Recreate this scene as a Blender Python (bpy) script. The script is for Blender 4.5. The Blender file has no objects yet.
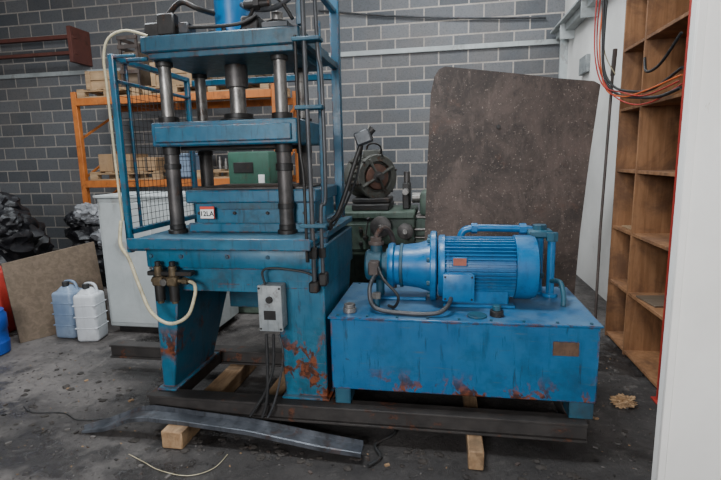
import bpy, bmesh, math, random
from mathutils import Vector, Matrix, noise
R=random.Random(7)
scene=bpy.context.scene
COL=scene.collection

# ---------------------------------------------------------------- materials
def nodes(name):
    m=bpy.data.materials.new(name); m.use_nodes=True
    nt=m.node_tree; nt.nodes.clear()
    out=nt.nodes.new('ShaderNodeOutputMaterial'); b=nt.nodes.new('ShaderNodeBsdfPrincipled')
    nt.links.new(b.outputs[0],out.inputs[0])
    return m,nt,b
def rgba(c): return (c[0],c[1],c[2],1)
def nz(nt,vec,scale,detail=5,rough=.6,dist=0):
    n=nt.nodes.new('ShaderNodeTexNoise'); n.inputs['Scale'].default_value=scale
    n.inputs['Detail'].default_value=detail; n.inputs['Roughness'].default_value=rough
    n.inputs['Distortion'].default_value=dist
    if vec is not None: nt.links.new(vec,n.inputs['Vector'])
    return n.outputs['Fac']
def ramp(nt,fac,a,b):
    r=nt.nodes.new('ShaderNodeMapRange'); r.inputs[1].default_value=a; r.inputs[2].default_value=b
    r.interpolation_type='SMOOTHSTEP'
    nt.links.new(fac,r.inputs[0]); return r.outputs[0]
def math2(nt,op,a,b,c=None,clamp=False):
    m=nt.nodes.new('ShaderNodeMath'); m.operation=op; m.use_clamp=clamp
    for i,x in enumerate((a,b,c)):
        if x is None: continue
        if isinstance(x,(int,float)): m.inputs[i].default_value=x
        else: nt.links.new(x,m.inputs[i])
    return m.outputs[0]
def mix(nt,fac,a,b):
    m=nt.nodes.new('ShaderNodeMix'); m.data_type='RGBA'
    if isinstance(fac,(int,float)): m.inputs[0].default_value=fac
    else: nt.links.new(fac,m.inputs[0])
    for i,c in ((6,a),(7,b)):
        if isinstance(c,tuple): m.inputs[i].default_value=rgba(c)
        else: nt.links.new(c,m.inputs[i])
    return m.outputs[2]
def mapping(nt,vec,scale):
    m=nt.nodes.new('ShaderNodeMapping'); m.inputs['Scale'].default_value=scale
    nt.links.new(vec,m.inputs[0]); return m.outputs[0]
def bump(nt,b,h,strength,dist=.01):
    n=nt.nodes.new('ShaderNodeBump'); n.inputs['Strength'].default_value=strength
    n.inputs['Distance'].default_value=dist
    nt.links.new(h,n.inputs['Height']); nt.links.new(n.outputs[0],b.inputs['Normal'])
def worn(name,c1,c2,rust=(.09,.035,.015),amt=.5,grime=(.02,.02,.02),gamt=.5,rough=.45,metal=0,scale=5,bmp=.15,edge=0,low=0,dust=0,athr=.54):
    m,nt,b=nodes(name)
    tc=nt.nodes.new('ShaderNodeTexCoord'); v=tc.outputs['Object']
    col=mix(nt,ramp(nt,nz(nt,v,scale,6),.3,.7),c1,c2)
    g=ramp(nt,nz(nt,mapping(nt,v,(1,1,.12)),scale*5,9,.68),.50,.74)
    g2=ramp(nt,nz(nt,v,scale*.9,8,.66),.48,.74)
    gg=math2(nt,'MULTIPLY',math2(nt,'MAXIMUM',g,g2),gamt)
    col=mix(nt,gg,col,grime)
    if dust>0:
        ge0=nt.nodes.new('ShaderNodeNewGeometry'); s0=nt.nodes.new('ShaderNodeSeparateXYZ'); nt.links.new(ge0.outputs['Normal'],s0.inputs[0])
        up=ramp(nt,s0.outputs[2],.5,.95)
        col=mix(nt,math2(nt,'MULTIPLY',math2(nt,'MULTIPLY',up,ramp(nt,nz(nt,v,scale*2,7,.7),.3,.7)),dust),col,(.26,.31,.33))
    if edge>0:
        sc=ramp(nt,nz(nt,mapping(nt,v,(.6,.6,6)),scale*4,8,.7,.2),.60,.67)
        col=mix(nt,math2(nt,'MULTIPLY',sc,.45),col,(.07,.11,.13))
        sc=ramp(nt,nz(nt,mapping(nt,v,(5,5,.5)),scale*3,8,.7,.2),.58,.67)
        col=mix(nt,math2(nt,'MULTIPLY',sc,.6),col,(.010,.018,.024))
        sc=ramp(nt,nz(nt,v,scale*6,7,.7,.2),.66,.70)
        col=mix(nt,math2(nt,'MULTIPLY',sc,.6),col,(.035,.02,.014))
    area=ramp(nt,nz(nt,v,scale*.8,3,.5),athr,athr+.10)
    fine=ramp(nt,nz(nt,mapping(nt,v,(1,1,.7)),scale*3.2,8,.66,.4),.51,.56)
    f=math2(nt,'MULTIPLY',math2(nt,'MULTIPLY',area,fine),amt)
    if low>0:
        ge1=nt.nodes.new('ShaderNodeNewGeometry'); s1=nt.nodes.new('ShaderNodeSeparateXYZ'); nt.links.new(ge1.outputs['Position'],s1.inputs[0])
        lowm=ramp(nt,s1.outputs[2],low,low*.65)
        f=math2(nt,'MULTIPLY',f,lowm)
    if edge>0:
        bv=nt.nodes.new('ShaderNodeBevel'); bv.samples=4; bv.inputs['Radius'].default_value=.014
        ge=nt.nodes.new('ShaderNodeNewGeometry')
        dt=nt.nodes.new('ShaderNodeVectorMath'); dt.operation='DOT_PRODUCT'; nt.links.new(bv.outputs[0],dt.inputs[0]); nt.links.new(ge.outputs['Normal'],dt.inputs[1])
        e=ramp(nt,dt.outputs['Value'],.99,.92)
        f=math2(nt,'MULTIPLY_ADD',math2(nt,'MULTIPLY',e,ramp(nt,nz(nt,v,scale*5,6,.7),.46,.56)),edge,f,True)
    rcol=mix(nt,ramp(nt,nz(nt,v,scale*8,4),.4,.6),rust,tuple(x*.25 for x in rust))
    col=mix(nt,f,col,rcol)
    nt.links.new(col,b.inputs['Base Color'])
    b.inputs['Metallic'].default_value=metal
    rr=nt.nodes.new('ShaderNodeMapRange'); rr.inputs[3].default_value=max(.05,rough-.15); rr.inputs[4].default_value=min(1,rough+.3)
    nt.links.new(nz(nt,v,scale*4,6,.7),rr.inputs[0]); nt.links.new(rr.outputs[0],b.inputs['Roughness'])
    bump(nt,b,nz(nt,v,scale*9,6),bmp,.006)
    return m
RST=(.16,.042,.015)
BLUE=worn('blue_machine_paint',(.008,.085,.155),(.013,.122,.205),rust=RST,gamt=.75,grime=(.005,.020,.028),amt=1,rough=.36,scale=3.4,edge=.8,low=.68,dust=.25,athr=.45)
BLUEG=worn('grimy_blue_paint',(.005,.052,.09),(.010,.082,.13),rust=RST,gamt=.85,grime=(.006,.012,.015),amt=.3,rough=.38,scale=4.0,edge=.6,dust=.2,athr=.66)
BLUE2=worn('blue_tank_paint',(.004,.092,.225),(.007,.120,.265),rust=RST,gamt=.65,grime=(.003,.032,.065),amt=1,rough=.30,scale=2.8,edge=1.0,low=.44,dust=.3,athr=.38)
BLUEM=worn('blue_motor_paint',(.003,.108,.28),(.006,.140,.33),rust=RST,gamt=.6,grime=(.002,.025,.06),amt=.2,rough=.28,scale=6,bmp=.05,dust=.2,athr=.70)
BLUED=worn('blue_faded_paint',(.006,.05,.09),(.015,.09,.135),rust=RST,gamt=.8,amt=.5,rough=.5,scale=6,athr=.6)
STEEL=worn('worn_steel',(.16,.15,.14),(.28,.265,.25),gamt=.75,amt=.5,rough=.36,metal=.75,scale=9,bmp=.1)
COLM=worn('dull_column_steel',(.05,.047,.046),(.11,.10,.095),gamt=.7,amt=.6,rough=.42,metal=.6,scale=9,bmp=.1)
DARK=worn('oily_dark_steel',(.010,.0095,.0095),(.028,.025,.023),gamt=.4,amt=.6,rough=.42,metal=.3,scale=8)
SKID=worn('dirty_skid_steel',(.020,.017,.016),(.045,.039,.036),rust=(.11,.04,.02),gamt=.5,amt=.9,rough=.55,metal=.15,scale=6)
SHEET=worn('galvanised_bent_sheet',(.05,.056,.068),(.13,.14,.16),gamt=.8,amt=.4,rough=.38,metal=.5,scale=6)
PIPE=worn('pipe_grey',(.035,.04,.045),(.085,.085,.09),gamt=.5,amt=.5,rough=.4,metal=.4,scale=9)
RUST=worn('rusty_brown_iron',(.045,.034,.03),(.085,.062,.053),rust=(.09,.035,.02),amt=.7,rough=.55,scale=9)
GMET=worn('grey_motor_metal',(.055,.055,.048),(.095,.095,.082),rust=(.10,.045,.025),amt=.9,gamt=.6,rough=.5,scale=8,metal=.2,athr=.48)
COPPER=worn('brown_coil_winding',(.08,.038,.027),(.13,.062,.042),rust=(.03,.02,.015),amt=.6,rough=.5,scale=12)
BRASS=worn('dull_brass',(.08,.06,.035),(.17,.125,.075),gamt=.8,amt=.2,rough=.4,metal=.6,scale=14)
GREEN=worn('olive_green_paint',(.035,.06,.045),(.07,.10,.075),gamt=.85,grime=(.01,.012,.01),amt=.6,rough=.5,scale=5)
GREEN2=worn('green_box_paint',(.022,.085,.055),(.035,.11,.075),gamt=.5,amt=.3,rough=.5,scale=6)
GREYP=worn('grey_cabinet_paint',(.36,.39,.39),(.45,.48,.48),gamt=.3,amt=.3,rough=.5,scale=3,rust=(.15,.09,.05),grime=(.12,.12,.11))
GREYB=worn('grey_switch_box',(.20,.22,.23),(.30,.32,.32),gamt=.6,amt=.5,rough=.45,scale=12)
ORANGE=worn('orange_rack_paint',(.46,.13,.022),(.56,.18,.04),gamt=.5,amt=.5,rough=.5,scale=6)
REDP=worn('red_paint',(.36,.02,.015),(.42,.035,.022),gamt=.5,amt=.2,rough=.5,scale=6)
REDRUST=worn('red_oxide_beam',(.11,.035,.028),(.16,.055,.04),gamt=.5,amt=.4,rough=.7,scale=4)
HOSE=worn('black_rubber',(.010,.010,.011),(.022,.022,.022),gamt=.2,amt=.1,rough=.5,scale=10,bmp=.05)
CREAM=worn('cream_hose',(.40,.35,.22),(.52,.46,.31),gamt=.5,amt=.2,rough=.45,scale=12,bmp=.03)
WHITEPL=worn('white_plastic',(.48,.5,.53),(.58,.6,.62),gamt=.3,amt=.1,rough=.35,scale=5,bmp=.03,grime=(.2,.2,.2))
BLUEPL=worn('clear_blue_plastic',(.14,.20,.30),(.23,.30,.40),gamt=.3,amt=.1,rough=.3,scale=5,bmp=.03,grime=(.1,.12,.15))
DRUMB=worn('blue_drum_plastic',(.005,.05,.3),(.01,.08,.38),gamt=.3,amt=.1,rough=.4,scale=6)
BAG=worn('black_bin_bag',(.005,.005,.0065),(.010,.010,.013),gamt=.1,amt=.05,rough=.4,scale=8,bmp=.3)
BAGW=worn('grey_plastic_bag',(.15,.155,.165),(.28,.285,.30),gamt=.6,amt=.1,rough=.4,scale=8,bmp=.3)
CARD=worn('cardboard',(.31,.19,.095),(.39,.25,.14),gamt=.3,amt=.1,rough=.85,scale=5,bmp=.05)
ORCAB=worn('orange_cable',(.5,.08,.015),(.6,.12,.02),gamt=.3,amt=.1,rough=.45,scale=8)
LABELW=worn('white_label',(.75,.73,.7),(.8,.8,.78),gamt=.1,amt=.0,rough=.5,scale=20,bmp=.02)
LABELR=worn('red_label',(.6,.05,.03),(.65,.07,.04),gamt=.1,amt=.0,rough=.5,scale=20,bmp=.02)
BLACKINK=worn('black_ink',(.01,.01,.01),(.015,.015,.015),gamt=0,amt=0,rough=.6)
PLATE=worn('brown_nameplate',(.09,.05,.03),(.14,.08,.05),gamt=.5,amt=.3,rough=.4,scale=20,metal=.2)
PLATER=worn('red_nameplate',(.28,.07,.045),(.33,.10,.06),gamt=.4,amt=.3,rough=.4,scale=20)
GRIT=worn('grey_grit',(.07,.064,.06),(.14,.125,.115),gamt=.3,amt=.3,rough=.9)
MUD=worn('dark_oily_dirt',(.018,.014,.012),(.04,.033,.028),gamt=.3,amt=.3,rough=.8)
def wood(name,c1,c2,c3,along=2,scale=3,rough=.75,stain=.4):
    m,nt,b=nodes(name)
    tc=nt.nodes.new('ShaderNodeTexCoord'); v=tc.outputs['Object']
    s=[9,9,9]; s[along]=.8
    g=nz(nt,mapping(nt,v,tuple(s)),scale,6,.65,.6)
    col=mix(nt,ramp(nt,g,.35,.68),c1,c2)
    st=math2(nt,'MULTIPLY',ramp(nt,nz(nt,v,2.5,8,.7,.5),.42,.64),stain)
    col=mix(nt,st,col,c3)
    nt.links.new(col,b.inputs['Base Color']); b.inputs['Roughness'].default_value=rough
    bump(nt,b,g,.2,.004)
    return m
PLY=wood('plywood_shelf_face',(.24,.11,.045),(.34,.17,.078),(.085,.042,.024),2,stain=.7)
PLYB=wood('plywood_shelf_back',(.155,.068,.029),(.225,.105,.048),(.055,.03,.018),2,stain=.75)
TIMBER=wood('raw_timber',(.24,.14,.07),(.36,.23,.125),(.07,.045,.025),1,stain=.8)
PALLET=wood('pallet_wood',(.33,.21,.11),(.48,.32,.18),(.14,.09,.05),0)
BOARD=wood('leaning_board_wood',(.11,.08,.052),(.16,.115,.08),(.06,.042,.03),0)
def bigboard():
    m,nt,b=nodes('stained_brown_sheet')
    tc=nt.nodes.new('ShaderNodeTexCoord'); v=tc.outputs['Object']
    col=mix(nt,ramp(nt,nz(nt,v,1.8,10,.74,.5),.38,.64),(.030,.020,.016),(.088,.060,.049))
    col=mix(nt,math2(nt,'MULTIPLY',ramp(nt,nz(nt,mapping(nt,v,(1,1,.25)),9,10,.76,.2),.52,.68),.6),col,(.135,.095,.078))
    col=mix(nt,math2(nt,'MULTIPLY',ramp(nt,nz(nt,v,5,10,.8,.2),.53,.65),.75),col,(.018,.012,.010))
    col=mix(nt,math2(nt,'MULTIPLY',ramp(nt,nz(nt,v,2.4,8,.75,.2),.57,.68),.55),col,(.10,.047,.03))
    col=mix(nt,ramp(nt,nz(nt,v,60,3,.6),.62,.70),col,(.21,.165,.135))
    nt.links.new(col,b.inputs['Base Color']); b.inputs['Roughness'].default_value=.65
    bump(nt,b,nz(nt,v,22,8,.7),.5,.012); return m
BIGB=bigboard()
def blockwall():
    m,nt,b=nodes('concrete_block_wall')
    tc=nt.nodes.new('ShaderNodeTexCoord'); v=tc.outputs['Object']
    sp=nt.nodes.new('ShaderNodeSeparateXYZ'); nt.links.new(v,sp.inputs[0])
    ad=math2(nt,'ADD',sp.outputs[0],sp.outputs[1])
    cb=nt.nodes.new('ShaderNodeCombineXYZ'); nt.links.new(ad,cb.inputs[0]); nt.links.new(sp.outputs[2],cb.inputs[1])
    br=nt.nodes.new('ShaderNodeTexBrick'); nt.links.new(cb.outputs[0],br.inputs['Vector'])
    br.inputs['Scale'].default_value=1; br.inputs['Brick Width'].default_value=.43; br.inputs['Row Height'].default_value=.205
    br.inputs['Mortar Size'].default_value=.012; br.inputs['Mortar Smooth'].default_value=.25; br.inputs['Bias'].default_value=-.1
    br.inputs['Color1'].default_value=(.10,.108,.12,1); br.inputs['Color2'].default_value=(.19,.196,.207,1)
    br.inputs['Mortar'].default_value=(.44,.40,.36,1)
    col=mix(nt,math2(nt,'MULTIPLY',ramp(nt,nz(nt,v,.9,7,.65),.4,.7),.45),br.outputs['Color'],(.19,.17,.155))
    col=mix(nt,math2(nt,'MULTIPLY',ramp(nt,nz(nt,v,45,4,.7),.45,.8),.5),col,(.05,.05,.05))
    nt.links.new(col,b.inputs['Base Color']); b.inputs['Roughness'].default_value=.9
    bump(nt,b,math2(nt,'MULTIPLY_ADD',br.outputs['Fac'],-1.0,nz(nt,v,50,5)),.5,.012)
    return m
BLOCK=blockwall()
def plaster(name,c1,c2,st,thr=.62):
    m,nt,b=nodes(name)
    tc=nt.nodes.new('ShaderNodeTexCoord'); v=tc.outputs['Object']
    col=mix(nt,ramp(nt,nz(nt,v,1.5,6,.6),.35,.65),c1,c2)
    col=mix(nt,ramp(nt,nz(nt,mapping(nt,v,(1,1,.5)),5,10,.82,.5),thr,thr+.06),col,st)
    nt.links.new(col,b.inputs['Base Color']); b.inputs['Roughness'].default_value=.6
    bump(nt,b,nz(nt,v,12,8),.15,.01); return m
WHITEW=plaster('white_painted_wall',(.70,.69,.66),(.82,.81,.78),(.30,.26,.21))
DOORW=plaster('scuffed_white_door',(.82,.80,.76),(.90,.88,.84),(.46,.40,.32),.635)
CEILM=plaster('ceiling_sheet',(.08,.08,.08),(.12,.12,.12),(.05,.05,.05))
def floorm():
    m,nt,b=nodes('dirty_concrete_floor')
    tc=nt.nodes.new('ShaderNodeTexCoord'); v=tc.outputs['Object']
    col=mix(nt,ramp(nt,nz(nt,v,1.0,8,.65,.3),.38,.62),(.040,.035,.033),(.135,.120,.112))
    wet=ramp(nt,nz(nt,v,1.5,7,.6,.4),.50,.59)
    col=mix(nt,math2(nt,'MULTIPLY',wet,.82),col,(.015,.013,.0125))
    col=mix(nt,math2(nt,'MULTIPLY',ramp(nt,nz(nt,v,13,9,.75),.53,.68),.6),col,(.20,.18,.163))
    col=mix(nt,math2(nt,'MULTIPLY',ramp(nt,nz(nt,v,20,9,.8,.2),.52,.64),.8),col,(.017,.015,.0145))
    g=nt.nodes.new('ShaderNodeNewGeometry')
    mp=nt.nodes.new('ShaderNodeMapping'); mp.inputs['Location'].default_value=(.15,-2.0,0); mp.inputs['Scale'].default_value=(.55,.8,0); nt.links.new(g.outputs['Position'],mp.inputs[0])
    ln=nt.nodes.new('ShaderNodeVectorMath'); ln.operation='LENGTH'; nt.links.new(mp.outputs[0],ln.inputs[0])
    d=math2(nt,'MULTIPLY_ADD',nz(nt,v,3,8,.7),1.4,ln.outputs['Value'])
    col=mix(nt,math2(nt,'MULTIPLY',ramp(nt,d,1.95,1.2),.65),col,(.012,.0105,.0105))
    nt.links.new(col,b.inputs['Base Color'])
    rg=math2(nt,'SUBTRACT',nz(nt,v,3.2,8,.75),math2(nt,'MULTIPLY',wet,.18))
    rr=nt.nodes.new('ShaderNodeMapRange'); rr.inputs[1].default_value=.25; rr.inputs[2].default_value=.62; rr.inputs[3].default_value=.20; rr.inputs[4].default_value=.9
    nt.links.new(rg,rr.inputs[0]); nt.links.new(rr.outputs[0],b.inputs['Roughness'])
    bump(nt,b,nz(nt,v,26,10,.8),.8,.016); return m
FLOOR=floorm()

# ---------------------------------------------------------------- builder
class B:
    def __init__(s,name,parent=None):
        s.name=name; s.bm=bmesh.new(); s.mats=[]; s.parent=parent
    def mi(s,m):
        if m not in s.mats: s.mats.append(m)
        return s.mats.index(m)
    def add(s,t,mat,M=None):
        i=s.mi(mat)
        if M is not None: bmesh.ops.transform(t,matrix=M,verts=t.verts)
        for f in t.faces: f.material_index=i; f.smooth=True
        me=bpy.data.meshes.new('t'); t.to_mesh(me); t.free()
        s.bm.from_mesh(me); bpy.data.meshes.remove(me)
    def box(s,x0,x1,y0,y1,z0,z1,mat,bev=.004,rot=None,seg=1):
        t=bmesh.new(); bmesh.ops.create_cube(t,size=1)
        dx,dy,dz=abs(x1-x0),abs(y1-y0),abs(z1-z0)
        bmesh.ops.scale(t,vec=(dx,dy,dz),verts=t.verts)
        bev=min(bev,dx*.45,dy*.45,dz*.45)
        if bev>0: bmesh.ops.bevel(t,geom=t.edges[:],offset=bev,segments=seg,affect='EDGES',profile=.5)
        M=Matrix.Translation(((x0+x1)/2,(y0+y1)/2,(z0+z1)/2))
        if rot is not None: M=M@rot
        s.add(t,mat,M)
    def hexa(s,p,mat,bev=.004):
        t=bmesh.new(); v=[t.verts.new(q) for q in p]
        for f in ((0,3,2,1),(4,5,6,7),(0,1,5,4),(1,2,6,5),(2,3,7,6),(3,0,4,7)): t.faces.new([v[i] for i in f])
        bmesh.ops.recalc_face_normals(t,faces=t.faces)
        if bev>0: bmesh.ops.bevel(t,geom=t.edges[:],offset=bev,segments=1,affect='EDGES')
        s.add(t,mat)
    def prism(s,pts,axis,a,b,mat,bev=0):
        t=bmesh.new()
        def mk(p,c):
            if axis=='x': return (c,p[0],p[1])
            if axis=='y': return (p[0],c,p[1])
            return (p[0],p[1],c)
        A=[t.verts.new(mk(p,a)) for p in pts]; Bv=[t.verts.new(mk(p,b)) for p in pts]
        n=len(pts); t.faces.new(A); t.faces.new(Bv[::-1])
        for i in range(n): t.faces.new((A[i],A[(i+1)%n],Bv[(i+1)%n],Bv[i]))
        bmesh.ops.recalc_face_normals(t,faces=t.faces)
        if bev>0: bmesh.ops.bevel(t,geom=t.edges[:],offset=bev,segments=1,affect='EDGES')
        s.add(t,mat)
    def cyl(s,p0,p1,r,mat,seg=24,r2=None,bev=.002):
        p0,p1=Vector(p0),Vector(p1); d=p1-p0; L=d.length
        t=bmesh.new(); bmesh.ops.create_cone(t,cap_ends=True,segments=seg,radius1=r,radius2=r if r2 is None else r2,depth=L)
        if bev>0:
            e=[e for e in t.edges if len(e.link_faces)==2 and any(len(f.verts)>4 for f in e.link_faces)]
            bmesh.ops.bevel(t,geom=e,offset=min(bev,r*.3,L*.3),segments=1,affect='EDGES')
        q=d.to_track_quat('Z','Y').to_matrix().to_4x4()
        s.add(t,mat,Matrix.Translation((p0+p1)/2)@q)
    def hexn(s,p,axis,r,h,mat):
        a={'x':(1,0,0),'y':(0,1,0),'z':(0,0,1)}[axis]; p=Vector(p)
        s.cyl(p-Vector(a)*h/2,p+Vector(a)*h/2,r,mat,seg=6,bev=.001)
    def lathe(s,prof,p0,axis,mat,seg=28):
        t=bmesh.new(); rings=[]
        for r,h in prof:
            rings.append([t.verts.new((r*math.cos(2*math.pi*k/seg),r*math.sin(2*math.pi*k/seg),h)) for k in range(seg)])
        for a,b in zip(rings,rings[1:]):
            for k in range(seg): t.faces.new((a[k],a[(k+1)%seg],b[(k+1)%seg],b[k]))
        t.faces.new(rings[0][::-1]); t.faces.new(rings[-1])
        bmesh.ops.recalc_face_normals(t,faces=t.faces)
        q=Vector(axis).to_track_quat('Z','Y').to_matrix().to_4x4()
        s.add(t,mat,Matrix.Translation(p0)@q)
    def tube(s,pts,r,mat,seg=10,sm=6,smooth=True):
        P=[Vector(p) for p in pts]
        if smooth and len(P)>2:
            Q=[]
            for i in range(len(P)-1):
                a=P[max(i-1,0)];b=P[i];c=P[i+1];d=P[min(i+2,len(P)-1)]
                for k in range(sm):
                    u=k/sm
                    Q.append(.5*((2*b)+(c-a)*u+(2*a-5*b+4*c-d)*u*u+(3*b-3*c+d-a)*u**3))
            Q.append(P[-1]); P=Q
        t=bmesh.new(); rings=[]; n=None
        for i,p in enumerate(P):
            d=(P[min(i+1,len(P)-1)]-P[max(i-1,0)]).normalized()
            if n is None: n=d.orthogonal().normalized()
            else:
                n=n-d*n.dot(d)
                n=n.normalized() if n.length>1e-5 else d.orthogonal().normalized()
            bb=d.cross(n)
            rings.append([t.verts.new(p+r*(math.cos(2*math.pi*k/seg)*n+math.sin(2*math.pi*k/seg)*bb)) for k in range(seg)])
        for a,b in zip(rings,rings[1:]):
            for k in range(seg): t.faces.new((a[k],a[(k+1)%seg],b[(k+1)%seg],b[k]))
        t.faces.new(rings[0][::-1]); t.faces.new(rings[-1])
        bmesh.ops.recalc_face_normals(t,faces=t.faces)
        s.add(t,mat)
    def blob(s,c,rad,mat,amp=.25,freq=2.5,sub=4,seed=0,flat=None):
        t=bmesh.new(); bmesh.ops.create_icosphere(t,subdivisions=sub,radius=1)
        for v in t.verts:
            n=noise.fractal(v.co*freq+Vector((seed*7.1,seed*3.3,seed)),1.0,2.0,4)
            n-=abs(noise.noise(v.co*freq*1.7+Vector((seed,4,0))))*.8
            rr=1+amp*n
            v.co=Vector((v.co.x*rad[0],v.co.y*rad[1],v.co.z*rad[2]))*rr+Vector(c)
            if flat is not None and v.co.z<flat: v.co.z=flat
        s.add(t,mat)
    def text(s,txt,loc,size,mat,rot,ext=.0005):
        cu=bpy.data.curves.new('tx','FONT'); cu.body=txt; cu.size=size; cu.extrude=ext; cu.offset=.0008; cu.align_x='CENTER'; cu.align_y='CENTER'
        o=bpy.data.objects.new('tx',cu); COL.objects.link(o)
        dg=bpy.context.evaluated_depsgraph_get(); me=bpy.data.meshes.new_from_object(o.evaluated_get(dg))
        t=bmesh.new(); t.from_mesh(me)
        bpy.data.objects.remove(o); bpy.data.meshes.remove(me); bpy.data.curves.remove(cu)
        s.add(t,mat,Matrix.Translation(loc)@rot)
    def done(s,ang=38):
        co=[v.co for v in s.bm.verts]
        mn=Vector((min(c.x for c in co),min(c.y for c in co),min(c.z for c in co)))
        mx=Vector((max(c.x for c in co),max(c.y for c in co),max(c.z for c in co)))
        o0=Vector(((mn.x+mx.x)/2,(mn.y+mx.y)/2,mn.z))
        bmesh.ops.translate(s.bm,vec=-o0,verts=s.bm.verts)
        me=bpy.data.meshes.new(s.name); s.bm.to_mesh(me); s.bm.free()
        for m in s.mats: me.materials.append(m)
        me.set_sharp_from_angle(angle=math.radians(ang))
        o=bpy.data.objects.new(s.name,me); COL.objects.link(o)
        if s.parent:
            o.parent=s.parent; o.location=o0-s.parent.location
        else: o.location=o0
        return o
def empty(name,loc):
    e=bpy.data.objects.new(name,None); e.empty_display_size=.2; e.location=loc; COL.objects.link(e); return e
RX90=Matrix.Rotation(math.pi/2,4,'X')
def RZ(a): return Matrix.Rotation(math.radians(a),4,'Z')
def RY(a): return Matrix.Rotation(math.radians(a),4,'Y')

# ---------------------------------------------------------------- room shell
XL,XR,YB,YF,ZC=-8.5,1.66,7.6,-4.0,4.8
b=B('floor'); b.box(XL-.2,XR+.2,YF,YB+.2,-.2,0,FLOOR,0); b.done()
b=B('wall_back'); b.box(XL-.2,XR+.2,YB,YB+.2,0,ZC,BLOCK,0); b.done()
b=B('wall_left'); b.box(XL-.2,XL,YF,YB,0,ZC,BLOCK,0); b.done()
b=B('wall_right'); b.box(XR,XR+.2,YF,YB,0,ZC,WHITEW,0); b.done()
b=B('ceiling'); b.box(XL-.2,XR+.2,YF,YB+.2,ZC,ZC+.1,CEILM,0); b.done()
b=B('wall_front')
b.box(XL,-6.4,YF,YF+.2,0,ZC,BLOCK,0); b.box(.6,XR,YF,YF+.2,0,ZC,BLOCK,0); b.box(-6.4,.6,YF,YF+.2,4.2,ZC,BLOCK,0); b.done()
b=B('trim_1')
b.box(-5.3,XR,YB-.04,YB,3.06,3.13,GREYP,.005)
b.box(-8.5,-5.3,YB-.04,YB,3.03,3.10,GREYP,.005); b.done()
b=B('steel_wall_rail')
b.box(XR-.12,XR,3.2,YB-.06,3.10,3.22,GREYP,.006); b.box(XR-.2,XR-.12,3.2,YB-.06,3.19,3.22,GREYP,.004)
for y in (4,5,6,7): b.box(XR-.18,XR,y,y+.02,3.0,3.19,GREYP,.003)
b.box(XR-.10,XR,7.3,7.36,1.9,3.1,GREYP,.004); b.box(XR-.05,XR,6.2,6.5,2.45,2.65,GREYB,.006)
b.done()
b=B('conduit_pipe')
b.tube([(-1.9,7.56,3.75),(-1.0,7.56,3.62),(.2,7.56,3.5),(1.4,7.56,3.42)],.014,PIPE,smooth=True)
b.done()

# ---------------------------------------------------------------- timbers + skid
def timber(x,y0,y1,w=.09,h=.1,rot=0):
    b=B('timber_bearer'); b.box(x-w/2,x+w/2,y0,y1,0,h,TIMBER,.006,rot=RZ(rot) if rot else None); b.done()
timber(-1.42,2.13,3.3,.12,.1); timber(.16,2.17,3.2,.075,.1); timber(-1.02,2.5,3.3,.1,.1)
b=B('steel_skid_base')
def ibeam_x(x0,x1,y0,y1,z0,z1,m):
    b.box(x0,x1,y0,y1,z0,z0+.014,m,.003); b.box(x0,x1,y0,y1,z1-.014,z1,m,.003)
    b.box(x0,x1,y0+.02,y0+.034,z0+.014,z1-.014,m,0)
ibeam_x(-1.67,.70,2.31,2.41,.1,.199,SKID); ibeam_x(-2.42,.70,2.98,3.08,.1,.199,SKID)
for x in (-1.62,-.68,.62): b.box(x,x+.08,2.41,2.98,.11,.195,SKID,.004)
b.done()

# ---------------------------------------------------------------- hydraulic power unit
hp=empty('hydraulic_power_unit',(.08,2.7,.2))
b=B('tank',hp)
b.box(-.59,.745,2.36,3.06,.285,.68,BLUE2,.006)
b.box(-.600,.755,2.35,3.07,.678,.69,BLUE2,.003)
for i in range(9): 
    for y in (2.375,3.045): b.hexn((-.55+i*.157,y,.694),'z',.008,.008,BLUED)
for x0,x1 in ((-.575,-.49),(.62,.735)):
    for y0 in (2.365,2.93):
        b.box(x0,x1,y0,y0+.01,.2,.287,BLUED,.002); 
        b.box(x0,x0+.01,y0,y0+.11,.2,.287,BLUED,.002); b.box(x1-.01,x1,y0,y0+.11,.2,.287,BLUED,.002)
b.box(.53,.65,2.354,2.36,.53,.60,PLATE,.002)
b.cyl((-.50,2.45,.69),(-.50,2.45,.715),.036,STEEL); b.cyl((-.50,2.45,.715),(-.50,2.45,.735),.03,STEEL)
b.cyl((.27,2.46,.69),(.27,2.46,.72),.035,DARK); b.cyl((.27,2.46,.72),(.27,2.46,.745),.022,BLUED)
b.cyl((.17,2.44,.69),(.17,2.44,.70),.05,BLUED)
b.done()
b=B('electric_motor',hp)
ax,az=2.74,.888
b.cyl((-.02,ax,az),(.40,ax,az),.142,BLUEM,48)
for k in range(44):
    a=2*math.pi*k/44
    if abs(((a-math.radians(-90)+math.pi)%(2*math.pi))-math.pi)<.25: continue
    M=Matrix.Translation((.19,ax,az))@Matrix.Rotation(a,4,'X')@Matrix.Translation((0,.153,0))
    t=bmesh.new(); bmesh.ops.create_cube(t,size=1); bmesh.ops.scale(t,vec=(.38,.034,.0045),verts=t.verts); b.add(t,BLUEM,M)
b.lathe([(.05,0),(.172,0),(.178,.01),(.178,.035),(.15,.045),(.15,.06)],(-.03,ax,az),(1,0,0),BLUEM,40)
b.lathe([(.15,0),(.178,.004),(.178,.09),(.17,.115),(.12,.125),(.03,.126)],(.38,ax,az),(1,0,0),BLUEM,40)
for r in (.04,.07,.1): b.lathe([(r,0),(r+.008,0),(r+.008,.006),(r,.006)],(.505,ax,az),(1,0,0),DARK,30)
for s_ in (-1,1):
    b.box(.03,.35,ax+s_*.09-.03,ax+s_*.09+.03,.69,.80,BLUEM,.008)
    b.box(.0,.38,ax+s_*.12-.035,ax+s_*.12+.035,.69,.706,BLUEM,.004)
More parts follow.
